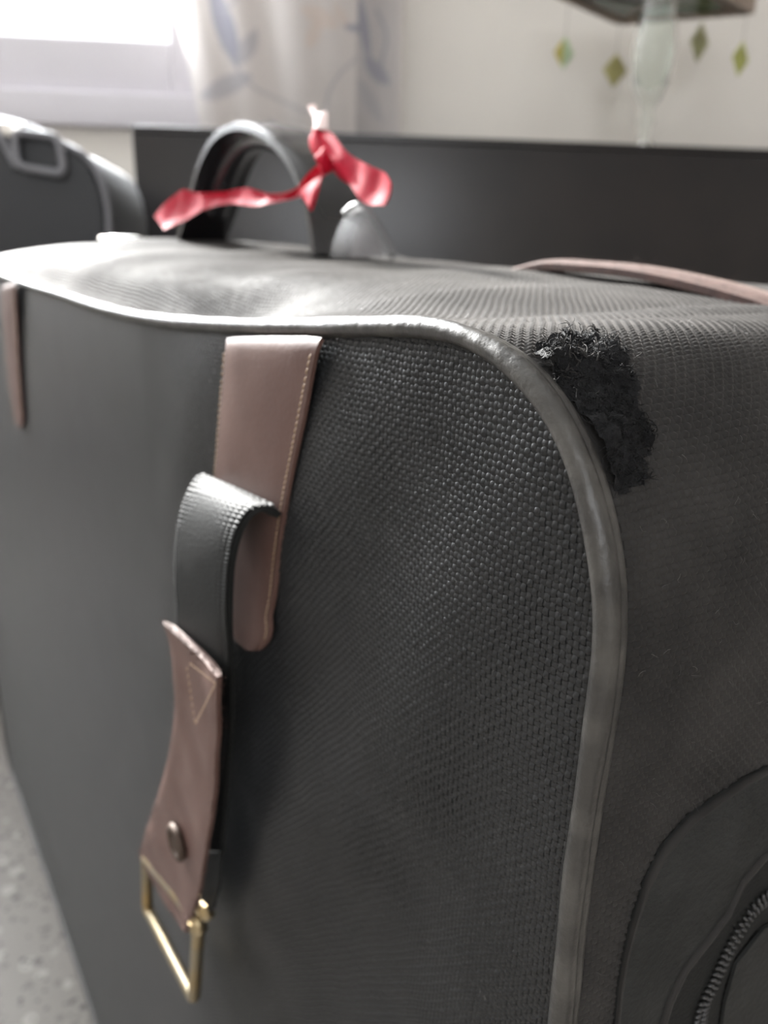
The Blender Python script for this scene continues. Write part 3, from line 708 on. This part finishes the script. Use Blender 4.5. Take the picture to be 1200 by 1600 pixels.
# ------------------------------------------------------------------ clear luggage tag
tg0 = np.array(loc3(566, 395, .075)); tag = empty('luggage_tag', tuple(to_world(tg0)), suitcase.rotation_euler.z)
set_tags(tag, 'cloudy clear vinyl luggage tag leaning on the suitcase top beside the handle', 'luggage tag')
out = [(519, 402), (523, 378), (532, 356), (545, 335), (556, 325), (566, 323), (580, 335), (594, 354), (606, 376), (618, 402)]
ol = [(np.array(loc3(x, y, .075))-tg0)[[0, 2]] for x, y in out]
prism('tag_sleeve', [tuple(p) for p in ol], -.001, .0015, M['vinyl'], tag, bevel=.0004, seg=2)
rim_p = catmull([np.array(loc3(x, y, .075))-tg0 for x, y in out[3:]], 40); tube('tag_rim', rim_p+np.array([0, -.001, 0]), .0016, M['vinyl'], tag, 8)
inn = [(540, 402), (545, 370), (556, 345), (566, 342), (580, 366), (590, 402)]
prism('tag_card', [tuple((np.array(loc3(x, y, .075))-tg0)[[0, 2]]) for x, y in inn], .0017, .0022, M['paper'], tag)

# ------------------------------------------------------------------ second suitcase behind
B2Y = 1.10
def p2(x, y): P = on_y(x, y, B2Y); return float(P[0]), float(P[2])
rgt = [p2(172, 420), p2(170, 380), p2(168, 330), p2(160, 292), p2(147, 262), p2(128, 240), p2(105, 228), p2(80, 214), p2(50, 201), p2(20, 191), p2(-10, 184)]
xc = rgt[-1][0]-.07; b2o = (xc, B2Y, 0)
ol = [(rgt[0][0]+.004, .03), (rgt[0][0]+.005, .2)]+rgt; ol = [(x-xc, z) for x, z in ol]; ol += [(-x, z) for x, z in reversed(ol)]
bag2 = empty('black_suitcase', b2o); set_tags(bag2, 'plain black suitcase with moulded grey grab handle standing below the window', 'suitcase')
prism('shell', ol, 0, .26, M['bag2'], bag2, bevel=.012, seg=4)
hx = lambda x, y: (p2(x, y)[0]-xc, p2(x, y)[1])
q = [hx(27, 208), hx(33, 262), hx(106, 274), hx(96, 216)]; loop = []
for i in range(4):
    p, pn, pv = (np.array([q[j % 4][0], -.012, q[j % 4][1]]) for j in (i, i+1, i-1)); u0 = (pv-p)/np.linalg.norm(pv-p); u1 = (pn-p)/np.linalg.norm(pn-p)
    for s_ in np.linspace(0, 1, 6): loop.append(p+u0*.012*(1-s_)**2+u1*.012*s_**2)
tube('grab_handle', np.array(loop), .0052, M['bag2_trim'], bag2, 10, True)
edge = catmull([(hx(x, y)[0], .004, hx(x, y)[1]+.001) for x, y in [(170, 390), (168, 332), (160, 294), (147, 264), (128, 242), (105, 230), (80, 216), (50, 203), (20, 193), (-10, 186)]], 60)
tube('edge_piping', edge, .0042, M['bag2_trim'], bag2, 8)
q = [hx(0, 200), hx(14, 232), hx(30, 262)]; tube('telescopic_tube', np.array([(x, -.008, z) for x, z in q]), .005, M['bag2_trim'], bag2, 8)
bx_ = hx(22, 200); boxes('handle_latch', [(bx_[0]-.018, bx_[0]+.014, -.012, .03, bx_[1]-.012, bx_[1]+.006)], M['silver'], bag2, bevel=.004)
for sx in (-1, 1):
    for yy in (.05, .21):
        a = np.linspace(0, 2*math.pi, 20, endpoint=False); xw = sx*.12
        lp = np.stack([xw+0*a, yy+.016*np.cos(a), .028+.016*np.sin(a)], 1); tube('wheel', lp, .012, M['gloss'], bag2, 8, True)

# ------------------------------------------------------------------ low black cabinet
CY = 1.45
cl_ = on_y(205, 195, CY); ctop = float(cl_[2]); cx0 = float(cl_[0])
cab = empty('black_cabinet', (cx0, CY, 0)); set_tags(cab, 'long low glossy black wooden cabinet along the wall', 'cabinet')
cw = 1.75
boxes('cabinet_body', [(.003, cw-.003, .014, .33, .05, ctop-.012)], M['cabinet'], cab, bevel=.002)
boxes('cabinet_top', [(0, cw, 0, .34, ctop-.012, ctop)], M['cabinet'], cab, bevel=.0025)
boxes('plinth', [(.03, cw-.03, .04, .32, 0, .05)], M['cabinet'], cab)
boxes('front_panel', [(.0, cw, 0, .014, .05, ctop-.0125)], M['cabinet'], cab, bevel=.0015)

# ------------------------------------------------------------------ curtain with printed leaves
KY = WALL_Y-.10
def cxz(x, y): P = on_y(x, y, KY); return float(P[0]), float(P[2])
nc, mc = 260, 420; zt_, zb_ = 2.55, .30
zs = np.linspace(zb_, zt_, mc)
xl_hi = cxz(268, 0)[0]; xl_lo = cxz(312, 195)[0]; xr = cxz(628, 100)[0]; xf = cxz(556, 100)[0]
za, zbb = cxz(268, 0)[1], cxz(312, 195)[1]
xl = np.interp(zs, [zbb-.05, zbb, (za+zbb)/2, za, za+.3], [xl_lo, xl_lo, xl_lo*.6+xl_hi*.4, xl_hi, xl_hi-.02])
u = np.linspace(0, 1, nc); X = xl[None, :]+(xr-xl)[None, :]*u[:, None]; Zk = np.repeat(zs[None], nc, 0)
fold = .012*np.sin(u*11+.4)+.006*np.sin(u*27)
right = np.clip((X-xf)/(xr-xf), 0, 1)
Yk = KY+fold[:, None]*(1-.4*right)+.035*np.sin(right*math.pi)*(right > 0)
Vk = np.stack([X, Yk, Zk], -1).reshape(-1, 3)
me = fast_mesh('curtain', Vk, grid_faces(nc, mc))
base = np.array([.58, .545, .525]); dark = np.array([.25, .26, .33]); mid = np.array([.40, .39, .41]); warm = np.array([.60, .50, .44])
C = np.tile(base, (len(Vk), 1)); vx, vz = Vk[:, 0], Vk[:, 2]
def leaf(px0, px1, width, colr, strength=.85):
    global C
    a = np.array(cxz(*px0)); b = np.array(cxz(*px1)); L_ = np.linalg.norm(b-a); ex = (b-a)/L_; q = np.stack([vx, vz], 1)-a; al = q@ex/L_; ac = q@np.array([-ex[1], ex[0]])
    w = width*np.sin(np.clip(al, 0, 1)*math.pi)**.7; k = (al > 0) & (al < 1); d = np.where(k, 1-np.abs(ac)/(w+1e-6), -1); mk = np.clip(d*4, 0, 1)[:, None]*strength
    C = C*(1-mk)+colr*mk
def vine(lst, width, colr, strength=.8):
    global C
    P = catmull([cxz(*p) for p in lst], 60); best = np.full(len(Vk), 9.0); 
    k = np.where((vx > P[:, 0].min()-.03) & (vx < P[:, 0].max()+.03) & (vz > P[:, 1].min()-.03) & (vz < P[:, 1].max()+.03))[0]
    if len(k): best[k] = np.min(np.hypot(vx[k][:, None]-P[:, 0], vz[k][:, None]-P[:, 1]), 1)
    mk = np.clip((width-best)/width*2.5, 0, 1)[:, None]*strength; C = C*(1-mk)+colr*mk
for dz in (0, -430, -860):
    leaf((328, -30+dz), (372, 105+dz), .024, dark, .75); leaf((372, 100+dz), (402, 48+dz), .020, mid); leaf((310, 150+dz), (395, 118+dz), .022, mid)
    vine([(345, 70+dz), (372, 108+dz), (395, 135+dz), (430, 155+dz), (480, 175+dz)], .004, mid); vine([(352, 20+dz), (372, -10+dz), (400, -60+dz)], .004, mid)
    leaf((470, 10+dz), (530, 40+dz), .02, warm, .6); leaf((500, 30+dz), (480, 75+dz), .016, warm, .6); leaf((545, 40+dz), (520, 0+dz), .014, warm, .5)
    vine([(508, 190+dz), (512, 150+dz), (530, 115+dz), (556, 90+dz)], .004, mid); leaf((562, -10+dz), (578, 95+dz), .012, dark, .95); leaf((538, 38+dz), (570, 45+dz), .008, dark, .8)
    leaf((570, 85+dz), (610, 130+dz), .018, dark, .9); vine([(590, 10+dz), (605, 50+dz), (598, 95+dz)], .004, dark); leaf((560, 120+dz), (600, 190+dz), .016, mid, .7)
    leaf((420, 190+dz), (450, 240+dz), .02, dark, .7); vine([(320, 260+dz), (370, 230+dz), (430, 250+dz), (480, 290+dz)], .005, mid); leaf((330, 300+dz), (390, 350+dz), .025, dark, .7); leaf((520, 260+dz), (560, 340+dz), .022, dark, .7); leaf((440, 300+dz), (500, 360+dz), .02, warm, .6)
k = np.clip((vx-xf)/.004, 0, 1)[:, None]*.5*(1-np.clip((vx-xr+.012)/.01, 0, 1))[:, None]; C = C*(1-k)+np.array([.34, .33, .34])*k  # shade of the right-hand fold painted in as a grey band
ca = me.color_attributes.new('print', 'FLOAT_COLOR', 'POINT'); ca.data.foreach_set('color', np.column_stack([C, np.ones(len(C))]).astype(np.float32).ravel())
mc_ = mat('printed_curtain_cloth', (.6, .55, .5), .8, sheen=.2, bump=.1, bscale=500, bdist=.001)
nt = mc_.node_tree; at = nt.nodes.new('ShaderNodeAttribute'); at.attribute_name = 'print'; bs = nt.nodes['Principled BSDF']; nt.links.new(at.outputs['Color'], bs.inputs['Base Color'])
tl_ = nt.nodes.new('ShaderNodeBsdfTranslucent'); mx = nt.nodes.new('ShaderNodeMixShader'); mx.inputs[0].default_value = .4
nt.links.new(at.outputs['Color'], tl_.inputs['Color']); nt.links.new(bs.outputs[0], mx.inputs[1]); nt.links.new(tl_.outputs[0], mx.inputs[2]); nt.links.new(mx.outputs[0], nt.nodes['Material Output'].inputs[0])
cur = empty('curtain', ((xl_lo+xr)/2, KY, zb_)); set_tags(cur, 'beige curtain printed with grey leaves hanging beside the window', 'curtain')
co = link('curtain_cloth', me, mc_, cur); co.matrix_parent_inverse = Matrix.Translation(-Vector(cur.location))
rod = tube('curtain_rod', np.array([(x, KY, zt_+.01) for x in np.linspace(-2.4, .45, 12)]), .012, M['wood']); set_tags(rod, 'wooden curtain rod above the window', 'curtain rod')

# ------------------------------------------------------------------ glass candle holder on the cabinet
GY = CY+.09
g0 = on_y(1013, 205, GY); hz = lambda y: float(on_y(1016, y, GY)[2])-ctop
cand = empty('glass_candle_holder', (float(on_y(1014, 150, GY)[0]), GY, ctop)); set_tags(cand, 'tall clear glass candle holder with tulip bowl standing on the cabinet', 'candle holder')
k_ = GY/1.02/FPX
prof = [(0.001, 0), (34*k_, 0), (33*k_, .004), (20*k_, .009), (10*k_, .016), (8*k_, hz(205)), (13*k_, hz(190)), (9*k_, hz(176)), (12*k_, hz(164)), (20*k_, hz(150)), (27*k_, hz(132)), (31*k_, hz(100)), (31*k_, hz(70)), (28*k_, hz(42)), (24*k_, hz(25)), (22*k_, hz(8)), (26*k_, hz(-14)), (31*k_, hz(-40))]
lathe('glass_bowl', prof+[(r-.0025, z) for r, z in reversed(prof[10:])]+[(.001, hz(146))], M['hair_glass'], cand, 44)

# ------------------------------------------------------------------ hanging wooden mobile with shell diamonds
far = on_y(970, 38, 1.80); MZ = float(far[2])
cn = [far, on_z(1168, 22, MZ), None, on_z(868, -8, MZ)]
e1 = cn[1]-cn[0]; e2 = cn[3]-cn[0]; L1 = .5*(np.linalg.norm(e1)+np.linalg.norm(e2))
cn[2] = cn[0]+e1+e2
mob = empty('hanging_mobile', tuple((cn[0]+cn[2])/2)); set_tags(mob, 'square stained wooden frame with coloured glass insets hanging on cords near the wall', 'mobile')
mc0 = (cn[0]+cn[2])/2
for i in range(4):
    a, b = cn[i]-mc0, cn[(i+1) % 4]-mc0; d = b-a; ln = np.linalg.norm(d); d /= ln; nn = np.array([-d[1], d[0], 0])
    bm = bmesh.new(); bmesh.ops.create_cube(bm, size=1.0)
    for v in bm.verts:
        q = np.array(v.co); p = (a+b)/2+d*q[0]*(ln+.0)+nn*q[1]*.022+np.array([0, 0, q[2]*.030+.015]); v.co = Vector(p)
    bmesh.ops.bevel(bm, geom=list(bm.edges), offset=.002, segments=2, affect='EDGES')
    me = bpy.data.meshes.new('frame_bar'); bm.to_mesh(me); bm.free(); link('frame_bar', me, M['wood'], mob, True, 40)
me = bpy.data.meshes.new('tray_board'); vs = [tuple((c_-mc0)*.97+np.array([0, 0, h_])) for h_ in (.006, .012) for c_ in cn]
me.from_pydata(vs, [], [(3, 2, 1, 0), (4, 5, 6, 7), (0, 1, 5, 4), (1, 2, 6, 5), (2, 3, 7, 6), (3, 0, 4, 7)]); me.update(); link('tray_board', me, M['wood'], mob, False)
GC = [(.10, .22, .10), (.16, .30, .14), (.12, .08, .30), (.16, .26, .20)]
for i, cc in enumerate(GC):
    a = cn[i]-mc0; b = cn[(i+1) % 4]-mc0; tri_ = [a*.72+b*.06, b*.72+a*.06, (a+b)*.08]
    me = bpy.data.meshes.new('glass_inset'); vs = [tuple(p+np.array([0, 0, h_])) for h_ in (.002, .0062) for p in tri_]
    me.from_pydata(vs, [], [(0, 1, 2), (5, 4, 3), (0, 3, 4, 1), (1, 4, 5, 2), (2, 5, 3, 0)]); me.update()
    link('glass_inset', me, mat('coloured_glass_%d' % i, cc, .2, c2=tuple(x*.5 for x in cc), nscale=30, trans=.3), mob, False)
for i in range(4):
    a = cn[i]-mc0; tube('cord', np.array([a+np.array([0, 0, .03]), a*.5+np.array([0, 0, .33]), np.array([0, 0, .66])]), .0015, M['string'], mob, 6)
tube('ceiling_cord', np.array([(0, 0, .66), (0, 0, 1.2), (0, 0, ZC-MZ-.0)]), .002, M['string'], mob, 6)
def shell(px, top, Yd, w, h, rot, colr, label, edge=None):
    P = on_y(px[0], px[1], Yd); sh_ = empty('shell_pendant', tuple(P), rot); set_tags(sh_, label, 'pendant', 'shell diamonds hanging from the wooden mobile')
    ms = mat('shell_'+label.split()[0], colr, .35, c2=tuple(min(1, x*1.25) for x in colr), nscale=40, transl=.35)
    prism('shell', [(0, -h), (w, 0), (0, h), (-w, 0)], -.0015, .0015, ms, sh_, bevel=.0005, seg=2)
    if edge: prism('shell_tip', [(-w*1.02, 0), (-w*.25, h*.76), (-w*.25, -h*.76)], -.0022, .0022, edge, sh_)
    tube('thread', np.array([(0, 0, h), (0, 0, (h+top-P[2])/2), (0, 0, top-P[2])]), .0007, M['string'], sh_, 5)
kk = 1.80/1.05/FPX
yel = mat('shell_yellow', (.62, .52, .12), .4, transl=.3)
shell((882, 83), MZ, float(cn[3][1]), 17*kk*.9, 22*kk*.9, .3, (.50, .60, .42), 'pale green shell diamond with yellow tip hanging from the mobile', yel)
shell((961, 110), MZ, 1.80, 20*kk, 23*kk, .1, (.50, .47, .22), 'olive shell diamond on the cord at the innermost corner of the mobile')
shell((1093, 66), MZ, 1.77, 18*kk, 26*kk, .35, (.46, .46, .27), 'greyish olive shell diamond hanging midway along the mobile frame')
shell((1157, 92), MZ, float(cn[1][1]), 20*kk, 22*kk, .55, (.56, .58, .20), 'bright yellowish green shell diamond turned edgewise on the mobile')
